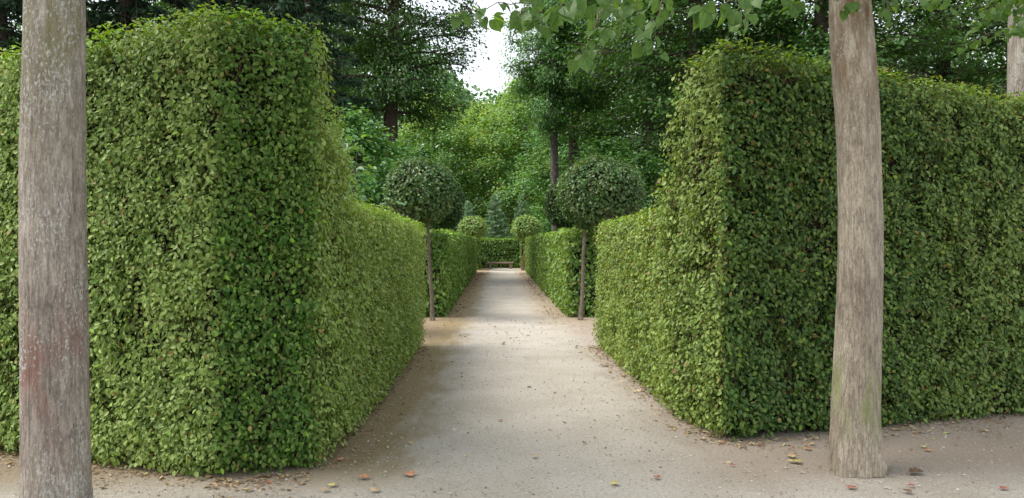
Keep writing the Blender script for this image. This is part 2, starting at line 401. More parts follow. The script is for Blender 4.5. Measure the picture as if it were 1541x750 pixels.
LOW = 1.87
def hl(x, y):
    tall = np.interp(x, [-8, -3.8, -1.9, -1.0], [2.9, 3.04, 3.18, 3.14])
    u = np.clip((y - 5.88) / 1.3, 0, 1); low = LOW + .10 * np.clip((12 - y) / 6, 0, 1) + (tall - LOW - .1) * (1 - u) ** 2.6
    k = np.clip((-1.95 - x) / .35, 0, 1); k = k * k * (3 - 2 * k)
    return low * (1 - k) + tall * k
def hr(x, y):
    tall = np.interp(x, [1.0, 1.8, 2.5, 4.8, 9], [3.16, 3.22, 3.16, 2.97, 2.85])
    u = np.clip((y - 7.3) / 2.1, 0, 1); low = LOW + .03 + (tall - LOW - .03) * (.8 * (1 - u) ** 7 + .2 * (1 - u) ** 2.2)
    k = np.clip((x - 2.35) / .35, 0, 1); k = k * k * (3 - 2 * k)
    return low * (1 - k) + tall * k

def sst(x, a, b):
    t = np.clip((x - a) / (b - a), 0, 1); return t * t * (3 - 2 * t)
def pale_l(P, g):   # leaf hue by face, with shade painted on the end and light elsewhere
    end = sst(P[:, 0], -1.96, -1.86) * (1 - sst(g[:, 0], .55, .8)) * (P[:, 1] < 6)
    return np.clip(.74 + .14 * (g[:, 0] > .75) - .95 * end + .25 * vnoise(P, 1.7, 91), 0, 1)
def pale_r(P, g):   # right hedge: olive walk side, darker green front; hue with light painted in
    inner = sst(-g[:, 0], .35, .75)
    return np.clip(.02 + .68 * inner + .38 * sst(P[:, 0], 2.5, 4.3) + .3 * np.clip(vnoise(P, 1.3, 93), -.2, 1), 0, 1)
def pale_low(P, g): return np.clip(.4 + .3 * vnoise(P, .8, 95) - .5 * sst(-g[:, 1], .5, .9), 0, 1)  # ends facing the viewer get darker leaf colour, as painted shade
PL = [(-8, 7.6), (-3.74, 5.99), (-1.93, 5.34), (-1.27, 5.66), (-1.22, 6.3), (-1.17, 8.2), (-1.18, 12.4), (-2.05, 12.4), (-2.0, 6.75), (-3.9, 7.1), (-8, 8.8)]
PR = [(9, 9.0), (4.78, 7.34), (1.77, 6.36), (1.55, 7.4), (1.56, 8.3), (1.50, 12.4), (2.4, 12.4), (2.6, 8.2), (5.1, 8.6), (9, 10.2)]
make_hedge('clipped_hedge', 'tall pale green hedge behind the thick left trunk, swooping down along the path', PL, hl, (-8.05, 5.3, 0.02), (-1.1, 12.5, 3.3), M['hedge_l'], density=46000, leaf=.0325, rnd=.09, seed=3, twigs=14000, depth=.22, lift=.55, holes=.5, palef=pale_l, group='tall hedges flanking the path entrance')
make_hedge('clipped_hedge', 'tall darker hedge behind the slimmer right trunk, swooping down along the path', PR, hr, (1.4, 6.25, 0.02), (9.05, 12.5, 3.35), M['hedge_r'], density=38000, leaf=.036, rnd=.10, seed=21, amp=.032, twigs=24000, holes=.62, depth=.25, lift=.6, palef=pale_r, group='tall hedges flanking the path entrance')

flat = lambda h: (lambda x, y: np.full_like(x, h))
make_hedge('clipped_hedge', 'long low hedge behind the slender ball tree at the left of the path', [(-1.13, 17.1), (-1.29, 43.6), (-2.05, 43.6), (-2.0, 17.1)], flat(1.84), (-2.15, 17, .02), (-1.0, 43.8, 1.95), M['yew'], density=6500, palef=pale_low, leaf=.078, rnd=.06, amp=.025, seed=33, twigs=0, depth=.14, step=.2, group='low hedges along the middle of the path')
make_hedge('clipped_hedge', 'long low hedge behind the slender ball tree at the right of the path', [(1.42, 17.1), (1.42, 43.6), (2.3, 43.6), (2.3, 17.1)], flat(1.86), (1.3, 17, .02), (2.4, 43.8, 1.95), M['yew'], density=6500, palef=pale_low, leaf=.078, rnd=.06, amp=.025, seed=37, twigs=0, depth=.14, step=.2, group='low hedges along the middle of the path')
make_hedge('clipped_hedge', 'dark low hedge across the far end of the path, right behind the bench', [(-5, 51), (4.8, 51), (4.8, 52), (-5, 52)], flat(1.86), (-5.1, 50.8, .02), (4.9, 52.1, 2.0), M['yew'], density=2600, leaf=.11, rnd=.05, seed=41, twigs=0, step=.25, depth=.16)
make_hedge('clipped_hedge', 'short narrow hedge wing just left of the far bench', [(-1.7, 47.5), (-1.22, 47.5), (-1.22, 50.6), (-1.7, 50.6)], flat(1.86), (-1.8, 47.3, .02), (-1.1, 50.7, 2.0), M['yew'], density=2600, leaf=.11, rnd=.05, seed=43, twigs=0, step=.16, inset=.08, depth=.16, group='hedge wings beside the bench')
make_hedge('clipped_hedge', 'short narrow hedge wing just right of the far bench', [(1.32, 48.5), (1.8, 48.5), (1.8, 50.6), (1.32, 50.6)], flat(1.86), (1.2, 48.3, .02), (1.9, 50.7, 2.0), M['yew'], density=2600, leaf=.11, rnd=.05, seed=45, twigs=0, step=.16, inset=.08, depth=.16, group='hedge wings beside the bench')

# ------------------------------------------------------------------ ball trees
def ball_tree(label, base, ctr, rx, rz, rad, mat, bark, leaf=.06, density=7000, group='ball trees along the path', seed=1):
    base = np.array(base, float); ctr = np.array(ctr, float)
    t = thing('ball_tree', label, 'tree', tuple(base), 0, group)
    def f(P):
        q = (P - ctr) / np.array([rx, rx, rz])
        r = np.linalg.norm(q, axis=1)
        return (r - 1) * min(rx, rz) + .10 * fnoise(P, 2.0, seed) + .035 * vnoise(P, 9, seed + 3)
    R = np.array([rx, rx, rz]) + .08
    P, g, d = fill(f, ctr - R, ctr + R, density, .2, .05, .4, seed=seed, ragged=.3, holes=.3)
    nor, ax, L = grow(P, g, leaf, down=.6, lift=.5)
    lv = Leaves(); lv.add(P - base, nor, ax, L); cr = lv.build('crown', mat, t)
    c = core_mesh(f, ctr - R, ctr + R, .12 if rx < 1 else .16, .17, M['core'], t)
    me = c.data; co = np.empty(len(me.vertices) * 3, dtype=np.float32); me.vertices.foreach_get('co', co)
    me.vertices.foreach_set('co', (co.reshape(-1, 3) - base.astype(np.float32)).ravel())
    z = np.linspace(0, 1, 14); top = np.array([base[0] + (ctr[0] - base[0]) * .35, ctr[1], ctr[2] - rz * .5])
    pts = base + (top - base) * z[:, None]
    pts[:, 0] += rad * .35 * np.sin(z * 6 + seed); pts[:, 1] += rad * .3 * np.sin(z * 5 + seed)
    rr = rad * (1.0 + .5 * np.exp(-z * 14)) * (1 - .25 * z)
    tb = Tubes(); tb.add(pts - base, rr, 12); tb.build('trunk', bark, t)
    return t
b = W(650, 482, 16.5); c = W(631, 289, 16.5)
ball_tree('slender ball tree at the front of the left low hedge', (b[0], 16.5, 0), (c[0], 16.6, c[2]), .76, .70, .041, M['ball'], M['stem'], seed=51, density=11000)
b = W(873, 480, 16.6); c = W(906, 291, 16.7)
ball_tree('slender ball tree with the widest crown, at the front of the right low hedge', (b[0], 16.6, 0), (c[0], 16.9, c[2]), .90, .80, .041, M['ball'], M['stem'], seed=57, density=11000)
ball_tree('ball tree peeping out behind the nearer left ball tree', (-2.3, 30.5, 0), (-2.2, 30.5, 3.1), .85, .95, .07, M['ball'], M['stem'], leaf=.09, density=3500, seed=61)
ball_tree('ball tree peeping out behind the nearer right ball tree', (2.55, 30.5, 0), (2.55, 30.5, 3.05), .85, .95, .07, M['ball'], M['stem'], leaf=.09, density=3500, seed=63)
c = W(712, 343, 46.5); ball_tree('small distant ball tree at the left, above the hedge end near the bench', (c[0], 46.5, 0), tuple(c), .80, .68, .07, M['pball'], M['stem_red'], leaf=.10, density=3000, seed=65)
c = W(793, 343, 46.5); b = W(788, 405, 46.5)
ball_tree('small distant ball tree with brown stem, standing right of the bench', (b[0], 46.5, 0), tuple(c), .88, .72, .09, M['pball'], M['stem_red'], leaf=.10, density=3000, seed=67)

# ------------------------------------------------------------------ near linden trees
def trunk_mesh(prof, bark, parent, knots=(), top_extra=(), K=200, seed=0, fiss=.006, lobes=.10, zf=.25):
    """prof: list of (z, x, r) relative to the base"""
    prof = np.array(sorted(prof)); z = np.linspace(0, prof[-1, 0], 420)
    def sm(v):
        o = np.interp(z, prof[:, 0], v); k = np.ones(31) / 31
        return np.convolve(np.pad(o, 15, 'edge'), k, 'valid')
    x = sm(prof[:, 1]); r = sm(prof[:, 2]); th = np.arange(K) * 2 * pi / K
    TH, Z = np.meshgrid(th, z); R = np.repeat(r[:, None], K, 1)
    Q = np.stack([np.cos(TH) * 1.0, np.sin(TH) * 1.0, Z], -1).reshape(-1, 3)
    big = fnoise(Q * np.array([1.2, 1.2, .9]), 1, seed).reshape(R.shape)
    fs = fnoise(Q * np.array([7.5, 7.5, 2.2]), 1, seed + 3, 4).reshape(R.shape)
    fs2 = vnoise(Q * np.array([22, 22, 4.5]), 1, seed + 7).reshape(R.shape)
    R = R * (1 + .045 * big) + fiss * (1 - 2 * np.abs(fs)) + fiss * .55 * fs2
    R = R * .89; fl = np.exp(-Z / zf); R = R * (1 + fl * (lobes * np.sin(TH * 4 + seed) + .06 * np.sin(TH * 7)))
    for (kth, kz, kr, ka) in knots:
        dth = np.angle(np.exp(1j * (TH - kth))) * r.mean(); rr = np.sqrt(dth ** 2 + (Z - kz) ** 2) / kr
        R = R + ka * np.exp(-rr ** 2 * 1.5) - ka * .6 * np.exp(-(rr * 3) ** 2)
    V = np.stack([x[:, None] + R * np.cos(TH), R * np.sin(TH), Z], -1).reshape(-1, 3)
    m = len(z); i = np.arange(m - 1)[:, None] * K; j = np.arange(K)[None]; j2 = (j + 1) % K
    q = np.stack([i + j, i + j2, i + K + j2, i + K + j], -1).reshape(-1, 4)
    return mesh_np('trunk', V, q.ravel(), np.full(len(q), 4), bark, parent, True)

def heart_leaves(P, nor, axis, L, store):
    """broad heart shaped linden leaves, each a curved fan with a midrib fold"""
    m = len(P); n = nrm(nor); a = nrm(axis - (axis * n).sum(1, keepdims=True) * n); b = np.cross(n, a)
    out = [(-.06, .10), (-.12, .26), (.02, .43), (.24, .50), (.50, .44), (.72, .29), (.88, .12), (1.06, 0)]
    side = out + [(u, -w) for u, w in out[-2::-1]]
    mid = [(0, 0), (.35, 0), (.70, 0)]
    L = np.broadcast_to(L, (m,))[:, None]; V = []
    bend = RNG.uniform(.05, .45, (m, 1)); fo = RNG.uniform(.05, .35, (m, 1)); tw = RNG.uniform(-.25, .25, (m, 1)); sk = RNG.uniform(.85, 1.15, (m, 1))
    for (u, w) in mid + side:
        wob = 0 if w == 0 else RNG.uniform(-.03, .03, (m, 1))
        V.append(P + a * L * (u + wob) + b * L * (w + wob) * sk + n * L * (abs(w) * fo - bend * u * u + tw * w * u))
    V = np.stack(V, 1); nn = V.shape[1]; heart_leaves.uv = np.array([(u, w, 0) for u, w in mid + side], dtype=np.float32)
    S = lambda k: 3 + k
    last = len(side) - 1
    T = []
    for k in range(len(side) - 1):
        u = (side[k][0] + side[k + 1][0]) / 2
        mi = 0 if u < .2 else (1 if u < .55 else 2)
        T.append((mi, S(k), S(k + 1)))
    T += [(0, S(last), S(0))]
    # joints along the midrib
    ks = [(side[k][0] + side[k + 1][0]) / 2 for k in range(len(side) - 1)]
    prev = None
    for k, u in enumerate(ks):
        mi = 0 if u < .2 else (1 if u < .55 else 2)
        if prev is not None and mi != prev: T.append((prev, S(k), mi))
        prev = mi
    store.append((V.reshape(-1, 3), nn, m, T))

def build_hearts(store, mat, name, parent, extra=None):
    VV = []; LL = []; CC = []; off = 0; nf = 0
    for V, nn, m, T in store:
        T = np.array(T)[None] + (np.arange(m) * nn)[:, None, None] + off
        VV.append(V); LL.append(T.reshape(-1, 3)); off += len(V); nf += T.shape[0] * T.shape[1]
        c = RNG.random((m, 4)); c[:, 3] = 1; CC.append(np.repeat(c, nn, axis=0))
    o = mesh_np(name, np.concatenate(VV), np.concatenate(LL).ravel(), np.full(nf, 3), mat, parent, True, np.concatenate(CC))
    tot = sum(q[2] for q in store); at = o.data.attributes.new('blade', 'FLOAT_VECTOR', 'POINT')
    at.data.foreach_set('vector', np.tile(heart_leaves.uv, (tot, 1)).ravel()); return o

def hang(store, tb, pts, n, size, spread=.05, base=np.zeros(3), droop=.8, r=.004):
    """a leafy shoot: pts is a polyline in world space"""
    pts = np.asarray(pts, float); s = np.linspace(0, 1, len(pts)); m = 14
    fine = np.stack([np.interp(np.linspace(0, 1, m), s, pts[:, k]) for k in range(3)], 1)
    fine[1:] += RNG.normal(size=(m - 1, 3)) * .008
    tb.add(fine - base, np.linspace(r, .0012, m), 5)
    t = (np.arange(n) + RNG.random(n) * .6) / n
    A = np.stack([np.interp(t, np.linspace(0, 1, m), fine[:, k]) for k in range(3)], 1)
    dr = rv(n) * np.array([1, 1, .35]) + np.array([0, 0, -droop * .5]); dr = nrm(dr)
    B = A + dr * RNG.uniform(.03, .07, (n, 1)) + rv(n) * spread * .3
    tb.sticks(A - base, B - base, .0011)
    ax = dr * .7 + np.array([0, 0, -droop]) + rv(n) * .35
    nor = rv(n) * .75 + np.array([0, -.75, .45])
    heart_leaves(B - base, nor, ax, size * RNG.uniform(.65, 1.15, n), store)

def inview(P, my=8):
    d = P[:, 1]; px = P[:, 0] / np.maximum(d, .1) * F + VX; py = VY - (P[:, 2] - EYE) / np.maximum(d, .1) * F
    return (d > .3) & (px > -60) & (px < 1600) & (py > -my)

def linden(label, base, prof, bark, limbs, hangs, seed, knots=(), crown_c=None, crown_r=(2.2, 2.2, 1.6), ncl=90, leafsize=.1, fiss=.0045, group='linden trunks in front of the hedges', K=200):
    base = np.array(base, float)
    t = thing('linden_tree', label, 'tree', tuple(base), 0, group)
    trunk_mesh(prof, bark, t, knots, seed=seed, fiss=fiss, K=K)
    z1, x1, r1 = prof[-1]; top = base + np.array([x1, 0, z1 - .25])
    tb = Tubes(); store = []; cc = np.array(crown_c)
    # scaffold limbs above the picture
    for k in range(limbs):
        a = 2 * pi * k / limbs + seed; e = cc + np.array([math.cos(a), math.sin(a), random.uniform(-.1, .8)]) * np.array(crown_r) * .85
        s = np.linspace(0, 1, 10)[:, None]
        pts = top + (e - top) * s + np.array([0, 0, .5]) * np.sin(s * pi) * .6
        ok = ~inview(pts, 40)
        if ok.sum() >= 4: tb.add(pts[ok] - base, np.linspace(r1 * .5, .012, 10)[ok], 9)
        for q in range(ncl // limbs):
            u = random.uniform(.3, 1); p = top + (e - top) * u + rv(1)[0] * .75 * np.array([1, 1, .6])
            if inview(p[None], 60)[0]: continue
            o = rv(1)[0] * .35; n = 16
            P = p + RNG.normal(size=(n, 3)) * np.array([.3, .3, .16])
            P = P[~inview(P, 30)]; n = len(P)
            if n == 0: continue
            tb.sticks(np.repeat((p - base)[None], n, 0), P - base, .002)
            heart_leaves(P - base, rv(n) * .6 + np.array([0, 0, .9]), rv(n) + np.array([0, 0, -.5]), leafsize * RNG.uniform(.7, 1.15, n), store)
    for (pts, n, size) in hangs:
        hang(store, tb, pts, n, size, base=base)
    tb.build('branches', M['stem'], t)
    build_hearts(store, M['linden'], 'crown', t)
    return t

def prof_px(rows, d, zt):
    """(py, left, right) rows of the photograph to (z, x, r)"""
    bx = None; o = []
    for py, l, r in rows:
        z = EYE - (py - VY) / F * d; o.append((z, ((l + r) / 2 - VX) / F * d, (r - l) / 2 / F * d))
    return sorted(o)
# left trunk
dL = 4.5; rows = [(-140, 40, 126), (0, 37, 128), (110, 34, 128), (220, 31, 129), (375, 31, 131), (560, 32, 133), (680, 32, 136), (750, 31, 140), (793, 26, 147)]
pr = prof_px(rows, dL, 0); bxl = pr[0][1]; pr = [(z - pr[0][0], x - bxl, r) for z, x, r in pr]
hL = [([W(-60, -60, 3.6), W(-30, -20, 3.6)], 4, .08)]
linden('thick mauve grey trunk with pale lichen at the left edge, bare below its crown', (bxl, dL, 0), pr, M['bark_l'], 7, hL, 3, knots=[(pi, 2.15, .07, .022), (pi * .98, 1.13, .09, .012), (-1.6, 2.8, .06, .008), (-1.2, 1.7, .05, .007)], crown_c=(bxl - .3, dL - .4, 5.2), ncl=84)
# right trunk
dR = 5.6; rows = [(-120, 1252, 1306), (0, 1248, 1309), (50, 1247, 1315), (187, 1257, 1325), (300, 1261, 1328), (375, 1261, 1330), (475, 1258, 1329), (575, 1252, 1327), (650, 1248, 1326), (700, 1244, 1327), (719, 1241, 1329)]
pr = prof_px(rows, dR, 0); bxr = pr[0][1]; pr = [(z - pr[0][0], x - bxr, r) for z, x, r in pr]
def sh(n, size, *p): return ([W(*q) for q in p], int(n * 2.3), size * .64)
hR = [
    sh(9, .10, (900, -40, 4.0), (800, 0, 3.9), (720, 12, 3.8), (690, 22, 3.8)),
    sh(6, .115, (830, -30, 3.8), (790, 15, 3.7), (775, 30, 3.7)),
    sh(12, .115, (930, -40, 3.7), (880, -5, 3.6), (830, 15, 3.6), (800, 30, 3.6)),
    sh(6, .11, (930, -30, 3.9), (900, 30, 3.8), (880, 75, 3.8), (872, 90, 3.8)),
    sh(7, .10, (1000, -40, 4.0), (960, 0, 3.9), (935, 35, 3.9), (920, 50, 3.9)),
    sh(6, .105, (1010, -30, 3.8), (990, 20, 3.8), (980, 55, 3.8), (970, 75, 3.8)),
    sh(10, .10, (1040, -40, 4.1), (990, -5, 4.1), (930, 5, 4.1), (900, 5, 4.1)),
    sh(9, .12, (1190, -60, 4.0), (1130, -10, 3.8), (1080, 8, 3.8), (1050, 8, 3.8)),
    sh(5, .11, (1150, -40, 3.9), (1125, 15, 3.9), (1120, 40, 3.9)),
    sh(6, .10, (1300, -40, 4.6), (1275, 5, 4.7), (1268, 20, 4.7)),
    sh(6, .10, (1260, -40, 4.6), (1210, -5, 4.7), (1190, 5, 4.7)),
    sh(7, .09, (1330, -40, 5.3), (1345, 0, 5.3), (1325, 25, 5.2)),
]
linden('slimmer pale brown trunk standing on the gravel at the right, green algae near its foot', (bxr, dR, 0), pr, M['bark_r'], 7, hR, 5, knots=[(-.35, .06, .06, .035), (pi, .5, .05, .006), (-1.9, 2.0, .04, .006)], crown_c=(bxr + .1, dR - .7, 4.9), crown_r=(3.2, 2.4, 1.5), ncl=190)  # crown out of view made wider and denser to shade the hedge fronts
# third linden, behind the right hedge
d3 = 10.6; c3 = W(1545, 100, d3); 
hh = []
for (x0, y0, x1, y1) in [(1500, -30, 1430, 20), (1530, -10, 1470, 40), (1480, -30, 1400, 8), (1560, 10, 1500, 60), (1570, -20, 1530, 30), (1450, -40, 1385, 2), (1600, 0, 1540, 50), (1520, -30, 1450, 60), (1540, 40, 1440, 70), (1560, -20, 1480, 20), (1500, -20, 1360, 10), (1540, 10, 1490, 25), (1560, -10, 1510, 12)]:
    d = random.uniform(8.2, 9.4); hh.append(sh(11, .125, (x0 + 20, y0 - 20, d + .3), (x0, y0, d), ((x0 + x1) / 2, (y0 + y1) / 2 - 4, d), (x1, y1, d)))
linden('grey brown trunk rising behind the right hedge at the right edge', (c3[0], d3, 0), [(0, 0, .36), (1, 0, .29), (3, .0, .255), (4.6, .0, .24), (5.2, .02, .2)], M['bark_l'], 6, hh, 8, crown_c=(c3[0] + .2, d3, 6.4), ncl=60, crown_r=(2.6, 2.0, 1.4), leafsize=.12, K=90, group='linden trunks around the hedges')

# ------------------------------------------------------------------ forest trees
def broadleaf(H, cb, R, tr, nl=34, ns=6, nc=3, per=34, leaf=.16, flatness=.35, mats=('bark_far', 'beech'), seed=1, cr=.55, stray=0, lean=0):
    """returns trunk mesh object and crown mesh object, built at the origin"""
    rs = np.random.default_rng(seed)
    tb = Tubes(); z = np.linspace(0, 1, 16)
    tx = lean * z ** 1.5 + .12 * np.sin(z * 5 + seed) * H / 20; ty = .1 * np.sin(z * 4 + 2 * seed) * H / 20
    rr = tr * ((1 - z) ** .75 * .92 + .04 + .5 * np.exp(-z * H / .5))
    tp = np.stack([tx, ty, z * H * .93], 1); tb.add(tp, rr, 14)
    lv = Leaves(); ctr = []
    for i in range(nl):
        u = (i + rs.random()) / nl; zz = cb + (H * .9 - cb) * u
        az = i * 2.4 + rs.random() * .9
        env = R * (math.sin(pi * min(1, (u * .82 + .18))) ** .6) * rs.choice([rs.uniform(.4, .8), rs.uniform(.8, 1.1)], p=[.4, .6])
        s = np.linspace(0, 1, 7)
        o = np.array([np.interp(zz / (H * .93), z, tx), np.interp(zz / (H * .93), z, ty), zz])
        rise = rs.uniform(.05, .45) * env * (1 - u * .2)
        px = o + np.stack([math.cos(az) * env * s, math.sin(az) * env * s, rise * s - .22 * env * s ** 2.5], 1)
        tb.add(px, np.linspace(tr * .17 * (1 - u * .6), .01, 7), 5)
        for j in range(ns):
            q = rs.uniform(.25, 1.0); k = q * 6; a = px[int(min(k, 5))] * (1 - k % 1) + px[int(min(k, 5)) + 1] * (k % 1)
            sa = az + rs.choice([-1, 1]) * rs.uniform(.4, 1.2); ln = env * rs.uniform(.18, .42)
            e = a + np.array([math.cos(sa) * ln, math.sin(sa) * ln, rs.uniform(-.15, .25) * ln])
            tb.add(np.stack([a, (a + e) / 2 + [0, 0, .04 * ln], e]), [tr * .07, tr * .04, .008], 4)
            for w in range(nc):
                ctr.append(a + (e - a) * ((w + .6) / nc) + rs.normal(size=3) * .06)
    ctr = np.array(ctr); m = len(ctr); n = m * per
    cs = np.repeat(ctr, per, 0); rad = np.repeat(rs.uniform(.6, 1.25, m), per)[:, None] * cr
    P = cs + rs.normal(size=(n, 3)) * rad * np.array([.62, .62, .62 * flatness])
    outw = P - np.array([0, 0, H * .5]); outw[:, 2] *= .3
    nor = rs.normal(size=(n, 3)) * .42 + np.array([0, 0, 1.0]) + nrm(outw) * .35
    ax = nrm(outw) + rs.normal(size=(n, 3)) * .6 + np.array([0, 0, -.45])
    lv.add(P, nor, ax, leaf * rs.uniform(.6, 1.25, n))
    a = tb.build('trunk', M[mats[0]]); b = lv.build('crown', M[mats[1]])
    return a, b

def conifer(H, R, tr, nl=70, leaf=.22, per=42, mats=('bark_far', 'conifer'), seed=1, droop=.35, cb=.08, wid=.22):
    rs = np.random.default_rng(seed); tb = Tubes(); z = np.linspace(0, 1, 12)
    tb.add(np.stack([0 * z, 0 * z, z * H * .985], 1), tr * (1 - z) ** .8 + .01, 10)
    lv = Leaves(); PP = []; AA = []; LL = []
    for i in range(nl):
        u = (i + rs.random() * .6) / nl; zz = H * (cb + (1 - cb) * u * .97); az = i * 2.39996 + rs.random() * .5
        ln = R * (1 - u) ** .85 * rs.uniform(.8, 1.1) + .05 * R; s = np.linspace(0, 1, 6)
        px = np.array([0, 0, zz]) + np.stack([math.cos(az) * ln * s, math.sin(az) * ln * s, -droop * ln * s + .35 * droop * ln * s ** 3 + (u > .8) * .4 * ln * s], 1)
        tb.add(px, np.linspace(tr * .16 * (1 - u * .7) + .004, .004, 6), 4)
        n = max(8, int(per * (ln / R + .12))); q = rs.random(n) ** .7
        A = np.stack([np.interp(q, s, px[:, k]) for k in range(3)], 1)
        sd = np.array([-math.sin(az), math.cos(az), 0]) * rs.choice([-1, 1], n)[:, None]; fw = np.array([math.cos(az), math.sin(az), -.25])
        d = nrm(sd * rs.uniform(.3, 1, (n, 1)) + fw * .8 + np.array([0, 0, -1]) * rs.uniform(0, droop * 1.4, (n, 1)))
        # each side twig carries a row of needle sprays
        tl = ln * .28 * rs.uniform(.4, 1.1, (n, 1)) * (1.15 - q[:, None] * .6)
        for kk in range(4):
            PP.append(A + d * tl * (kk + .2) / 4); AA.append(d + rs.normal(size=(n, 3)) * .45); LL.append(np.full(n, leaf) * rs.uniform(.7, 1.2, n))
    # leader
    PP = np.concatenate(PP); AA = np.concatenate(AA); LL = np.concatenate(LL); n = len(PP)
    lv.add(PP, rs.normal(size=(n, 3)) * .55 + np.array([0, 0, 1.]), AA, LL, aspect=wid, fold=.4, curl=.2)
    return tb.build('trunk', M[mats[0]]), lv.build('crown', M[mats[1]])

PROTO = {}
def plant(kind, name, label, px, d, s=1.0, rz=0.0, mats=None, group=None, sz=None, cat='tree', x=None):
    a, b = PROTO[kind]
    r = thing(name, label, cat, ((px - VX) / F * d if x is None else x, d, -.03), rz, group)
    r.scale = (s, s, sz if sz else s)
    used = getattr(plant, 'used', set()); first = kind not in used; used.add(kind); plant.used = used
    for o, i in ((a, 0), (b, 1)):
        if first: c = o
        else: c = o.copy(); C.objects.link(c)
        c.parent = r
        if mats and mats[i]:
            c.material_slots[0].link = 'OBJECT'; c.material_slots[0].material = M[mats[i]]
    return r

PROTO['A'] = broadleaf(22, 7.0, 5.2, .55, nl=78, ns=7, nc=3, per=32, leaf=.17, seed=4, cr=.74, flatness=.7)
PROTO['A2'] = broadleaf(20, 3.0, 4.4, .50, nl=78, ns=7, nc=3, per=32, leaf=.18, seed=9, cr=.74, flatness=.7)
PROTO['T'] = broadleaf(20, 8.2, 4.6, .55, nl=60, ns=7, nc=3, per=30, leaf=.19, seed=12, cr=.74, flatness=.65, mats=('bark_far', 'mid'), lean=.6)
PROTO['B'] = broadleaf(14, 1.2, 3.6, .2, nl=60, ns=6, nc=3, per=30, leaf=.20, seed=14, mats=('bark_pale', 'pale'), cr=.75, flatness=.85)
PROTO['S'] = broadleaf(5, .4, 1.9, .07, nl=26, ns=6, nc=2, per=34, leaf=.13, seed=23, mats=('bark_far', 'mid'), cr=.42, flatness=.6)
PROTO['K'] = conifer(18, 3.4, .3, nl=170, leaf=.27, per=80, seed=31)
PROTO['E'] = conifer(5, 1.6, .06, nl=90, leaf=.16, per=44, seed=37, mats=('stem', 'spruce'), droop=.05, cb=.03, wid=.16)

gt = 'forest trees behind the hedges'
plant('A', 'beech_tree', 'big dark tree with thick brown trunk rising above the bushes left of the sky gap', 590, 32, .72, .4, group=gt, sz=.95)
plant('A', 'beech_tree', 'dark tree above the right hedge where pinpricks of sky shine through its crown', 1420, 33, .85, 2.2, group=gt)
plant('A', 'beech_tree', 'near black trunk and crown just left of the top corner of the right hedge', 1050, 30, .85, 4.1, group=gt)
plant('T', 'beech_tree', 'tree with slender dark trunk right of the sky gap', 862, 41, .66, 1.1, ('bark_far', 'beech'), group=gt, sz=.95)
plant('T', 'beech_tree', 'tree with grey brown trunk standing close beside the slender dark trunk', 838, 40, .52, 3.0, ('bark_pale', 'mid'), group=gt, sz=.9)
plant('A2', 'beech_tree', 'dark leafy tree filling the space above the widest ball tree', 975, 38, .85, 5.1, ('bark_far', 'beech'), group=gt)
plant('A2', 'beech_tree', 'dark tree directly behind the slimmer near trunk on the right', 1240, 27, .85, .3, group=gt)
plant('A', 'beech_tree', 'dark tree behind the trunk at the right edge', 1640, 26, .85, 1.3, group=gt)
plant('A2', 'beech_tree', 'dark tree far behind the tall left hedge, middle of its top edge', 330, 34, .95, 2.9, group=gt)
plant('A2', 'beech_tree', 'dark tree behind the inner top corner of the tall left hedge', 480, 60, 1.2, .8, group=gt)
gc = 'dark conifers behind the left hedge'
plant('K', 'conifer_tree', 'dark conifer left of the thick near trunk', 0, 22, .95, .2, group=gc)
plant('K', 'conifer_tree', 'dark conifer just right of the thick near trunk, behind the hedge top', 190, 25, 1.0, 1.9, group=gc)
plant('K', 'conifer_tree', 'conifer behind the highest stretch of the left hedge', 400, 26, 1.0, 3.3, group=gc)
plant('K', 'conifer_tree', 'blue green conifer with drooping sprays beside the inner corner of the tall left hedge', 462, 24, .72, 4.4, group=gc, sz=.9)
gp = 'pale green trees beyond the bench'
plant('B', 'deciduous_tree', 'pale green tree at the left foot of the sky gap', 655, 70, 1.12, .3, group=gp)
plant('B', 'deciduous_tree', 'pale green tree straight above the bench', 725, 74, 1.12, 1.7, group=gp)
plant('B', 'deciduous_tree', 'pale yellowish tree rising to the right foot of the sky gap', 790, 69, 1.25, 3.1, group=gp)
plant('B', 'deciduous_tree', 'pale tree behind the small ball tree right of the bench', 848, 66, .9, 4.7, group=gp)
plant('B', 'deciduous_tree', 'mid green tree behind the twin trunks right of the sky gap', 868, 55, 1.0, .9, (None, 'mid'), group=gp)
gs = 'leafy bushes between hedges and forest'
plant('S', 'leafy_bush', 'mid green bush left of the nearer left ball tree', 534, 22, 1.12, .3, group=gs, cat='bush')
plant('S', 'leafy_bush', 'mid green bush directly behind the nearer left ball tree', 584, 30, 1.15, 1.6, group=gs, cat='bush')
plant('S', 'leafy_bush', 'mid green bush right of the thick brown forest trunk', 632, 40, 1.1, 2.7, group=gs, sz=1.4, cat='bush')
plant('S', 'leafy_bush', 'mid green bush under the slender dark trunk right of the sky gap', 848, 50, 1.15, 3.9, group=gs, cat='bush')
plant('S', 'leafy_bush', 'mid green bush above the left side of the widest ball tree', 920, 32, 1.25, 5.0, group=gs, cat='bush')
plant('S', 'leafy_bush', 'dark green bush right of the widest ball tree', 975, 25, .95, 5.9, (None, 'beech'), group=gs, cat='bush')
plant('S', 'leafy_bush', 'dark bush behind the small ball tree left of the bench', 682, 58, 1.0, .9, (None, 'beech'), group=gs, cat='bush')
ge = 'young spruces beyond the far hedge'
plant('E', 'spruce_tree', 'broad pale blue green young spruce right behind the bench hedge', 745, 57, 1.05, .2, group=ge, cat='tree')
plant('E', 'spruce_tree', 'small pale young spruce above the left distant ball tree', 704, 56, .92, 1.3, group=ge, sz=.94)
plant('E', 'spruce_tree', 'thin pale young spruce above the right distant ball tree', 785, 58, .8, 2.6, group=ge, sz=1.08)

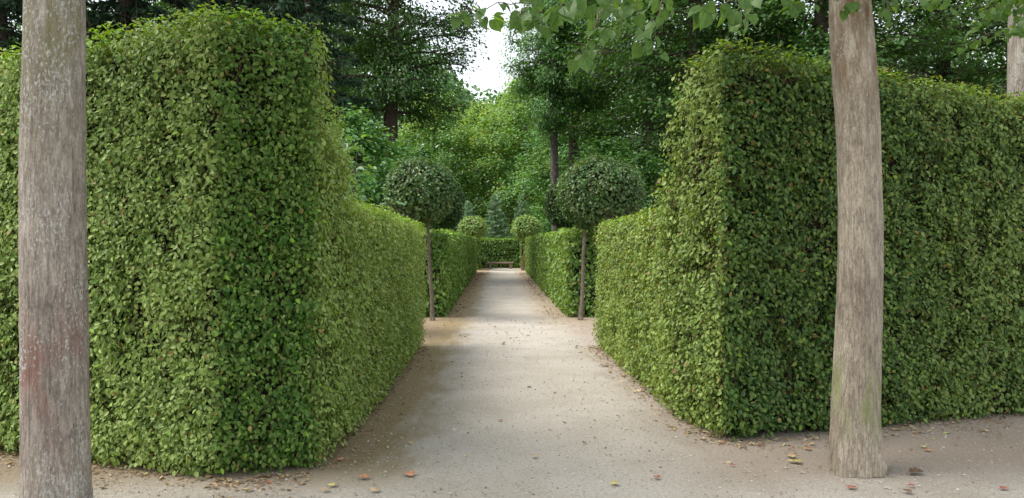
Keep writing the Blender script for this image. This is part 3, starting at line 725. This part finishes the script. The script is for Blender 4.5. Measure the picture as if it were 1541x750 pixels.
# hazel with big leaves beside the left low hedge
def hazel():
    bx, by = -2.75, 13.8
    t = thing('hazel_shrub', 'shrub with large pale green leaves just above the low part of the left hedge', 'bush', (bx, by, 0))
    tb = Tubes(); lv = Leaves(); rs = np.random.default_rng(77)
    for i in range(34):
        az = rs.random() * 2 * pi; r = rs.uniform(.2, 1.15); h = rs.uniform(2.1, 4.2) * (1 - .16 * r)
        s = np.linspace(0, 1, 9)
        p = np.stack([math.cos(az) * r * s ** 1.3 + rs.normal() * .1 * s, math.sin(az) * r * s ** 1.3, h * s - .1 * s ** 4], 1)
        tb.add(p, np.linspace(.013, .003, 9), 5)
        n = 46; q = rs.uniform(.35, 1, n); A = np.stack([np.interp(q, s, p[:, k]) for k in range(3)], 1)
        o = nrm(rs.normal(size=(n, 3)) * [1, 1, .35] + [math.cos(az) * .5, math.sin(az) * .5, 0])
        B = A + o * rs.uniform(.04, .22, (n, 1)); tb.sticks(A, B, .0022)
        lv.add(B, rs.normal(size=(n, 3)) * .4 + [0, 0, 1], o + rs.normal(size=(n, 3)) * .3 + [0, 0, -.3], .135 * rs.uniform(.5, 1.3, n), aspect=.78, fold=.12, curl=.2)
    tb.build('stems', M['stem'], t); lv.build('foliage', M['hazel'], t)
hazel()

# far woodland: one mass
def woodland():
    lv = Leaves(); rs = np.random.default_rng(5); n = 200000
    ang = rs.uniform(-.95, .95, n); px = np.tan(ang)
    d = rs.uniform(82, 96, n); x = px * d
    top = 17 + 9 * np.clip(np.abs(px + .01) / .14 - .22, 0, 1) + 4 * vnoise(np.stack([x, 0 * x, 0 * x], 1), .12, 3)
    z = top * rs.random(n) ** .85
    P = np.stack([x, d, z], 1)
    k = fnoise(P * [1, 1, 1.4], .45, 8) > -.32
    P = P[k]; n = len(P)
    g = np.stack([vnoise(P, .6, 2), -1 - vnoise(P, .6, 3), .8 + vnoise(P, .6, 4)], 1)
    lv.add(P, nrm(g) + rs.normal(size=(n, 3)) * .5, rs.normal(size=(n, 3)) + [0, 0, -.6], .55 * rs.uniform(.6, 1.3, n))
    o = lv.build('far_woodland', M['wood']); o['kind'] = 'stuff'; o['label'] = 'dense green woodland closing the view behind the trees'; o['category'] = 'woodland'
    lv = Leaves(); n = 90000
    sx = rs.choice([-1, 1], n); x = sx * rs.uniform(2.8, 40, n); y = rs.uniform(20, 70, n)
    m = (np.abs(x) > 2.8 + 0 * y) & ((np.abs(x) > 5) | (y > 24)); x = x[m]; y = y[m]
    hgt = 1.3 + 1.3 * vnoise(np.stack([x, y, 0 * x], 1), .35, 6) + (np.abs(x) - 3) * .05
    P = np.stack([x, y, np.maximum(.05, hgt) * rs.random(len(x)) ** .6], 1); n = len(P)
    lv.add(P, rs.normal(size=(n, 3)) * .5 + [0, 0, 1], rs.normal(size=(n, 3)) + [0, 0, -.2], .26 * rs.uniform(.6, 1.3, n))
    o = lv.build('undergrowth', M['wood']); o['kind'] = 'stuff'; o['label'] = 'low green undergrowth beneath the forest trees'; o['category'] = 'undergrowth'
woodland()

# ------------------------------------------------------------------ bench
def box(bm, x0, x1, y0, y1, z0, z1, bev=.01):
    import bmesh
    v = bmesh.ops.create_cube(bm, size=1)['verts']
    for q in v: q.co = ((x0 + x1) / 2 + q.co.x * (x1 - x0), (y0 + y1) / 2 + q.co.y * (y1 - y0), (z0 + z1) / 2 + q.co.z * (z1 - z0))
    es = list({e for q in v for e in q.link_edges})
    bmesh.ops.bevel(bm, geom=es, offset=bev, segments=2, affect='EDGES')
def bmobj(name, fn, mat, parent=None, loc=None):
    import bmesh
    bm = bmesh.new(); fn(bm); me = bpy.data.meshes.new(name); bm.to_mesh(me); bm.free(); me.materials.append(mat)
    o = bpy.data.objects.new(name, me); C.objects.link(o)
    if parent: o.parent = parent
    if loc is not None: o.location = loc
    return o
bc = W(753, 405, 49.2)
bt = thing('stone_bench', 'low brownish stone bench before the dark hedge closing the path', 'bench', (bc[0], 49.2, 0))
def seat(bm):
    box(bm, -.83, .83, -.22, .22, .36, .43, .015); box(bm, -.76, .76, -.17, .17, .32, .362, .008)
bmobj('seat', seat, M['stone'], bt)
def leg(bm):
    box(bm, -.09, .09, -.19, .19, -.01, .07, .01); box(bm, -.065, .065, -.15, .15, .068, .26, .01); box(bm, -.085, .085, -.18, .18, .258, .322, .01)
for s in (-1, 1): bmobj('leg', leg, M['stone'], bt, (s * .62, 0, 0))

# ------------------------------------------------------------------ ground
def groundmat():
    m, nt, out = newmat('gravel_path'); tc = N(nt, 'ShaderNodeTexCoord'); o = tc.outputs['Object']
    sx = N(nt, 'ShaderNodeSeparateXYZ'); nt.links.new(o, sx.inputs[0])
    fine = noise(nt, o, 150, 6, .85); med = noise(nt, o, 38, 5, .7); big = noise(nt, o, 1.1, 5, .6); big2 = noise(nt, o, 2.6, 5, .65, (1.6, .5, 1))
    g = ramp(nt, [(.25, (.22, .195, .165)), (.42, (.41, .382, .34)), (.58, (.54, .512, .465)), (.75, (.70, .68, .635))]); nt.links.new(fine, g.inputs[0])
    v = ramp(nt, [(.3, (.66, .63, .59)), (.45, (.93, .92, .90)), (.65, (1.1, 1.1, 1.1))]); nt.links.new(med, v.inputs[0])
    col = mixc(nt, 1, g.outputs[0], v.outputs[0], 'MULTIPLY')
    vb = ramp(nt, [(.35, (.88, .86, .82)), (.6, (1.04, 1.03, 1.02))]); nt.links.new(big, vb.inputs[0])
    col = mixc(nt, 1, col, vb.outputs[0], 'MULTIPLY')
    def math2(op, a, b_, c_=None):
        n = N(nt, 'ShaderNodeMath', operation=op)
        for i, q in enumerate((a, b_, c_)):
            if q is None: continue
            if isinstance(q, (int, float)): n.inputs[i].default_value = q
            else: nt.links.new(q, n.inputs[i])
        return n.outputs[0]
    def smooth(x, a, b_):
        r = N(nt, 'ShaderNodeMapRange'); r.interpolation_type = 'SMOOTHSTEP'; nt.links.new(x, r.inputs[0]); r.inputs[1].default_value = a; r.inputs[2].default_value = b_
        return r.outputs[0]
    X = sx.outputs[0]; Y = sx.outputs[1]
    wob = math2('MULTIPLY_ADD', big2, 1.0, -.5)
    # distance from the middle of the walk, wandering
    ax = math2('ABSOLUTE', math2('SUBTRACT', X, .13), 0); axw = math2('ADD', ax, wob)
    inpath = smooth(Y, 4.9, 5.9)
    edge = math2('MULTIPLY', math2('MAXIMUM', smooth(axw, .85, 1.25), smooth(math2('ADD', math2('MULTIPLY', X, -1.0), wob), .36, .98)), inpath)
    moss = mixc(nt, fine, (.15, .105, .028), (.28, .21, .085))
    mossf = math2('MULTIPLY', edge, smooth(math2('ADD', math2('MULTIPLY', X, -.35), big), .20, .62))
    col = mixc(nt, math2('MULTIPLY', math2('MULTIPLY', mossf, smooth(math2('ADD', med, math2('MULTIPLY', fine, .5)), .45, .85)), 1.0), col, moss)
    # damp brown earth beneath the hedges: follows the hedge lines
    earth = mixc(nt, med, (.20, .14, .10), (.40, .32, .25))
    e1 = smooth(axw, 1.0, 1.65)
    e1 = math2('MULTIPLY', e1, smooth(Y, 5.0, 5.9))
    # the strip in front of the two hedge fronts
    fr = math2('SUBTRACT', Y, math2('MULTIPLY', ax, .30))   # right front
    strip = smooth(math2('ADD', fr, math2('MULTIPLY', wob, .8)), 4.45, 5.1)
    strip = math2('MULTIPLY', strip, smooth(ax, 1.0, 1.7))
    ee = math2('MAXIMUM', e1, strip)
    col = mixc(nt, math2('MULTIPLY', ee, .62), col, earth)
    # ochre leaf dust far along both edges
    och = math2('MULTIPLY', smooth(Y, 13, 18), smooth(axw, .45, 1.0)); col = mixc(nt, math2('MULTIPLY', och, .5), col, (.34, .25, .15))
    # dark grit
    gr = noise(nt, o, 75, 2, .5); rg = ramp(nt, [(.68, (0, 0, 0)), (.74, (1, 1, 1))]); nt.links.new(gr, rg.inputs[0])
    col = mixc(nt, math2('MULTIPLY', rg.outputs[0], .45), col, (.16, .12, .09))
    bs = N(nt, 'ShaderNodeBsdfPrincipled'); nt.links.new(col, bs.inputs['Base Color']); bs.inputs['Roughness'].default_value = .95; bs.inputs['Specular IOR Level'].default_value = .15
    hs = math2('ADD', fine, math2('MULTIPLY', med, 1.3))
    bp = N(nt, 'ShaderNodeBump'); bp.inputs['Strength'].default_value = .8; bp.inputs['Distance'].default_value = .016
    nt.links.new(hs, bp.inputs['Height']); nt.links.new(bp.outputs[0], bs.inputs['Normal']); nt.links.new(bs.outputs[0], out.inputs[0])
    return m
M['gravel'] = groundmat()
M['soil'] = flatmat('forest_soil', (.05, .045, .025), (.10, .085, .05), 3, .95)
def sheet(name, x0, x1, y0, y1, nx, ny, z, amp, mat, sc=.8):
    xs = np.linspace(x0, x1, nx); ys = np.linspace(y0, y1, ny); X, Y = np.meshgrid(xs, ys)
    P = np.stack([X.ravel(), Y.ravel(), 0 * X.ravel()], 1); P[:, 2] = z + amp * fnoise(P, sc, 12)
    i = np.arange(ny - 1)[:, None] * nx; j = np.arange(nx - 1)[None]
    q = np.stack([i + j, i + j + 1, i + nx + j + 1, i + nx + j], -1).reshape(-1, 4)
    o = mesh_np(name, P, q.ravel(), np.full(len(q), 4), mat, smooth=True); o['kind'] = 'structure'; return o
sheet('ground', -400, 400, -60, 700, 20, 20, -.03, 0, M['soil'])
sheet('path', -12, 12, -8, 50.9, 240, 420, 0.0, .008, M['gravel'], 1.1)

# pebbles and leaf litter
def pebbles():
    rs = np.random.default_rng(3); n = 42000
    y = 3.9 + 9 * rs.random(n) ** 1.6; x = rs.uniform(-.72, .72, n) * y + .1; n_ = 0
    s = np.exp(rs.normal(size=n) * .55) * .0034
    P = np.stack([x, y, .004 + 0 * x], 1)
    oc = np.array([(1, 0, 0), (0, 1, 0), (-1, 0, 0), (0, -1, 0), (0, 0, .7), (0, 0, -.5)], float)
    V = oc[None] * rs.uniform(.6, 1.4, (n, 6, 1)) * s[:, None, None]
    a = rs.random(n) * 6.28; c, d = np.cos(a)[:, None], np.sin(a)[:, None]
    V = np.stack([V[:, :, 0] * c - V[:, :, 1] * d, V[:, :, 0] * d + V[:, :, 1] * c, V[:, :, 2]], -1) + P[:, None]
    T = np.array([(0, 1, 4), (1, 2, 4), (2, 3, 4), (3, 0, 4), (1, 0, 5), (2, 1, 5), (3, 2, 5), (0, 3, 5)])
    L = (T[None] + (np.arange(n) * 6)[:, None, None]).reshape(-1, 3)
    cc = np.repeat(rs.random((n, 4)), 6, 0); cc[:, 3] = 1
    m, nt, out = newmat('pebble_stone'); at = N(nt, 'ShaderNodeAttribute'); at.attribute_name = 'rnd'; sp = N(nt, 'ShaderNodeSeparateColor'); nt.links.new(at.outputs[0], sp.inputs[0])
    r = ramp(nt, [(0, (.16, .13, .10)), (.3, (.32, .28, .24)), (.7, (.42, .39, .34)), (1, (.50, .47, .43))]); nt.links.new(sp.outputs[0], r.inputs[0])
    bs = N(nt, 'ShaderNodeBsdfPrincipled'); nt.links.new(r.outputs[0], bs.inputs['Base Color']); bs.inputs['Roughness'].default_value = .85; nt.links.new(bs.outputs[0], out.inputs[0])
    o = mesh_np('gravel_grit', V.reshape(-1, 3), L.ravel(), np.full(len(L), 3), m, None, False, cc)
    o['kind'] = 'stuff'; o['label'] = 'loose pale grit scattered over the path'; o['category'] = 'gravel'
pebbles()

litter_m = leafmat('dry_leaf_litter', [(.14, .09, .055), (.25, .17, .10), (.36, .27, .16), (.46, .38, .25)], ((.28, .12, .07), .05), trans=.1, rough=.8, spec=.2)
def litter():
    rs = np.random.default_rng(19); P = []
    def along(a, b, n, w0, off):
        a = np.array(a, float); b = np.array(b, float); t = rs.random(n)[:, None]; p = a + (b - a) * t
        u = (b - a) / np.linalg.norm(b - a); nn = np.array([u[1], -u[0]]); return p + nn * (off + np.abs(rs.normal(size=(n, 1))) * w0)
    P.append(along((-1.93, 5.34), (-6.5, 7.0), 900, -.22, .1)); P.append(along((-1.33, 5.5), (-1.93, 5.3), 240, -.2, .05))
    P.append(along((-1.3, 5.6), (-1.17, 12.3), 600, .12, -.05)); P.append(along((1.80, 6.3), (1.5, 12.4), 1200, -.16, .06))
    P.append(along((1.83, 6.3), (8, 8.6), 1000, .24, -.08)); P.append(along((-1.1, 17), (-1.25, 43), 900, .2, 0)); P.append(along((1.38, 17), (1.38, 43), 1000, -.22, 0))
    P.append(np.stack([rs.uniform(-1.6, 1.9, 400), rs.uniform(12.6, 17, 400)], 1))
    P.append(np.stack([rs.uniform(-4, 5, 160), 4.2 + rs.random(160) * 5], 1)); P.append(np.stack([rs.uniform(-1.1, 1.4, 180), rs.uniform(6, 40, 180)], 1))
    P = np.concatenate(P); n = len(P); P = np.concatenate([P, np.full((n, 1), .010)], 1); P[:, 2] += rs.random(n) * .006
    lv = Leaves(); lv.add(P, rs.normal(size=(n, 3)) * .22 + [0, 0, 1], rs.normal(size=(n, 3)) * [1, 1, .1], .022 * np.exp(rs.normal(size=n) * .4) * (1 + P[:, 1] * .03), fold=.25, curl=.15)
    o = lv.build('leaf_litter', litter_m); o['kind'] = 'stuff'; o['label'] = 'small dry brown leaves along the hedge feet'; o['category'] = 'leaf litter'
litter()

def fleaf(name, c1, c2): return flatmat(name, c1, c2, 30, .6)
LM = {'orange': fleaf('orange_dry_leaf', (.42, .16, .07), (.55, .27, .14)), 'yellow': fleaf('yellow_dry_leaf', (.40, .34, .10), (.50, .43, .18)),
      'red': fleaf('reddish_dry_leaf', (.26, .085, .055), (.38, .14, .09)), 'tan': fleaf('tan_dry_leaf', (.38, .26, .14), (.52, .38, .22)), 'brown': fleaf('brown_dry_leaf', (.12, .07, .045), (.2, .12, .08))}
fl = [(616, 717, 'orange', .10, 'orange curled leaf on the path near the front of the left hedge corner'),
      (501, 733, 'yellow', .07, 'yellow leaf lying near the foot of the left hedge'),
      (548, 722, 'orange', .08, 'orange leaf between the yellow leaf and the large orange leaf'),
      (565, 741, 'tan', .07, 'pale orange leaf at the lower edge of the picture, left of the middle'),
      (513, 694, 'orange', .06, 'small orange leaf in front of the inner corner of the left hedge'),
      (490, 741, 'tan', .06, 'tan leaf at the bottom left beside the yellow leaf'),
      (753, 635, 'red', .05, 'small red brown leaf in the middle of the path'),
      (988, 722, 'red', .06, 'reddish leaf on the gravel at the bottom, right of the middle'),
      (1102, 703, 'red', .04, 'small red leaf before the right hedge corner'),
      (1197, 698, 'yellow', .10, 'yellow leaf left of the foot of the right trunk'),
      (1190, 690, 'tan', .09, 'tan leaf touching the yellow leaf left of the right trunk'),
      (1215, 678, 'orange', .06, 'pale orange leaf left behind the right trunk'),
      (1388, 675, 'yellow', .06, 'yellow leaf right of the right trunk'),
      (1371, 734, 'red', .05, 'bright reddish leaf right of the right trunk, above a brown one'),
      (1366, 743, 'brown', .07, 'dark brown leaf just below the bright reddish leaf'),
      (1378, 714, 'brown', .12, 'long dark curled leaf at the right, beside the right trunk'),
      (1282, 737, 'red', .07, 'red brown leaf right in front of the right trunk'),
      (1480, 651, 'tan', .08, 'tan leaf near the foot of the right hedge, towards the right edge'),
      (1510, 738, 'red', .06, 'reddish leaf in the bottom right corner'),
      (1396, 680, 'orange', .06, 'orange leaf behind the yellow leaf right of the right trunk'),
      (925, 731, 'yellow', .07, 'faded yellow green leaf at the lower edge, right of the middle'),
      (805, 690, 'tan', .06, 'tan leaf in the middle foreground of the path')]
for i, (px, py, cm, sz, lab) in enumerate(fl):
    d = EYE * F / (py - VY); p = W(px, py, d); a = random.random() * 6.28
    V = []; T = []
    ol = [(0, 0), (.1, .25), (.05, .42), (.3, .30), (.42, .5), (.55, .28), (.8, .24), (1.0, 0)]
    ol = ol + [(u, -w * .95) for u, w in ol[-2:0:-1]]
    b1, b2 = random.uniform(.05, .3), random.uniform(-.25, .3)
    ctr = len(ol)
    for (u, w) in ol + [(.45, 0)]:
        u2 = u - .45; zz = (abs(w) * b1 * 1.6 + b2 * u2 * u2 + .06 * math.sin(7 * u + 5 * w + i)) + .10
        V.append(((u2 * math.cos(a) - w * math.sin(a)) * sz, (u2 * math.sin(a) + w * math.cos(a)) * sz, max(.01, zz * sz)))
    n = len(ol)
    for k in range(n): T.append((ctr, k, (k + 1) % n))
    o = mesh_np('fallen_leaf', V, np.array(T).ravel(), np.full(n, 3), LM[cm], None, True, None, (p[0], d, .008))
    so = o.modifiers.new('thickness', 'SOLIDIFY'); so.thickness = .0008
    tag(o, lab, 'leaf', 'fallen leaves on the gravel')

# ------------------------------------------------------------------ sky and sun
w = bpy.data.worlds.new('World'); scene.world = w; w.use_nodes = True
nt = w.node_tree; nt.nodes.clear()
SUN_EL, SUN_AZ = radians(57), radians(258)      # azimuth clockwise from +Y: behind the camera, to the left
out = nt.nodes.new('ShaderNodeOutputWorld'); bg = nt.nodes.new('ShaderNodeBackground')
sk = nt.nodes.new('ShaderNodeTexSky'); sk.sky_type = 'NISHITA'; sk.sun_disc = False; sk.sun_elevation = SUN_EL; sk.sun_rotation = SUN_AZ
sk.air_density = 1.0; sk.dust_density = 4.0; sk.ozone_density = 1.0
mx = nt.nodes.new('ShaderNodeMix'); mx.data_type = 'RGBA'; mx.inputs[0].default_value = .6
nt.links.new(sk.outputs[0], mx.inputs[6]); mx.inputs[7].default_value = (8.2, 8.4, 8.6, 1)       # veil of bright cloud
nt.links.new(mx.outputs[2], bg.inputs[0]); bg.inputs[1].default_value = .075; nt.links.new(bg.outputs[0], out.inputs[0])
ld = bpy.data.lights.new('sun', 'SUN'); ld.energy = 1.3; ld.angle = radians(28); ld.color = (1, .95, .87)
lo = bpy.data.objects.new('sun', ld); C.objects.link(lo)
from mathutils import Vector
sd = Vector((math.sin(SUN_AZ) * math.cos(SUN_EL), math.cos(SUN_AZ) * math.cos(SUN_EL), math.sin(SUN_EL)))
lo.rotation_euler = (-sd).to_track_quat('-Z', 'Y').to_euler(); lo.location = sd * 50

# ------------------------------------------------------------------ camera
cd = bpy.data.cameras.new('camera'); cam = bpy.data.objects.new('camera', cd); C.objects.link(cam)
cam.location = (0, 0, EYE); cam.rotation_euler = (radians(90), 0, 0)
cd.sensor_width = 36; cd.lens = 36 * F / 1541; cd.clip_end = 3000; cd.clip_start = .05
cd.shift_x = (770.5 - VX) / 1541; cd.shift_y = -(375 - VY) / 1541
scene.camera = cam
vs = scene.view_settings; vs.view_transform = 'Standard'; vs.look = 'None'; vs.gamma = 1; vs.use_curve_mapping = False; vs.exposure = 1.65
scene.cycles.max_bounces = 6; scene.cycles.diffuse_bounces = 4; scene.cycles.glossy_bounces = 2; scene.cycles.transmission_bounces = 4
tot = sum(len(o.data.polygons) for o in scene.objects if o.type == 'MESH'); print('polygons', tot)
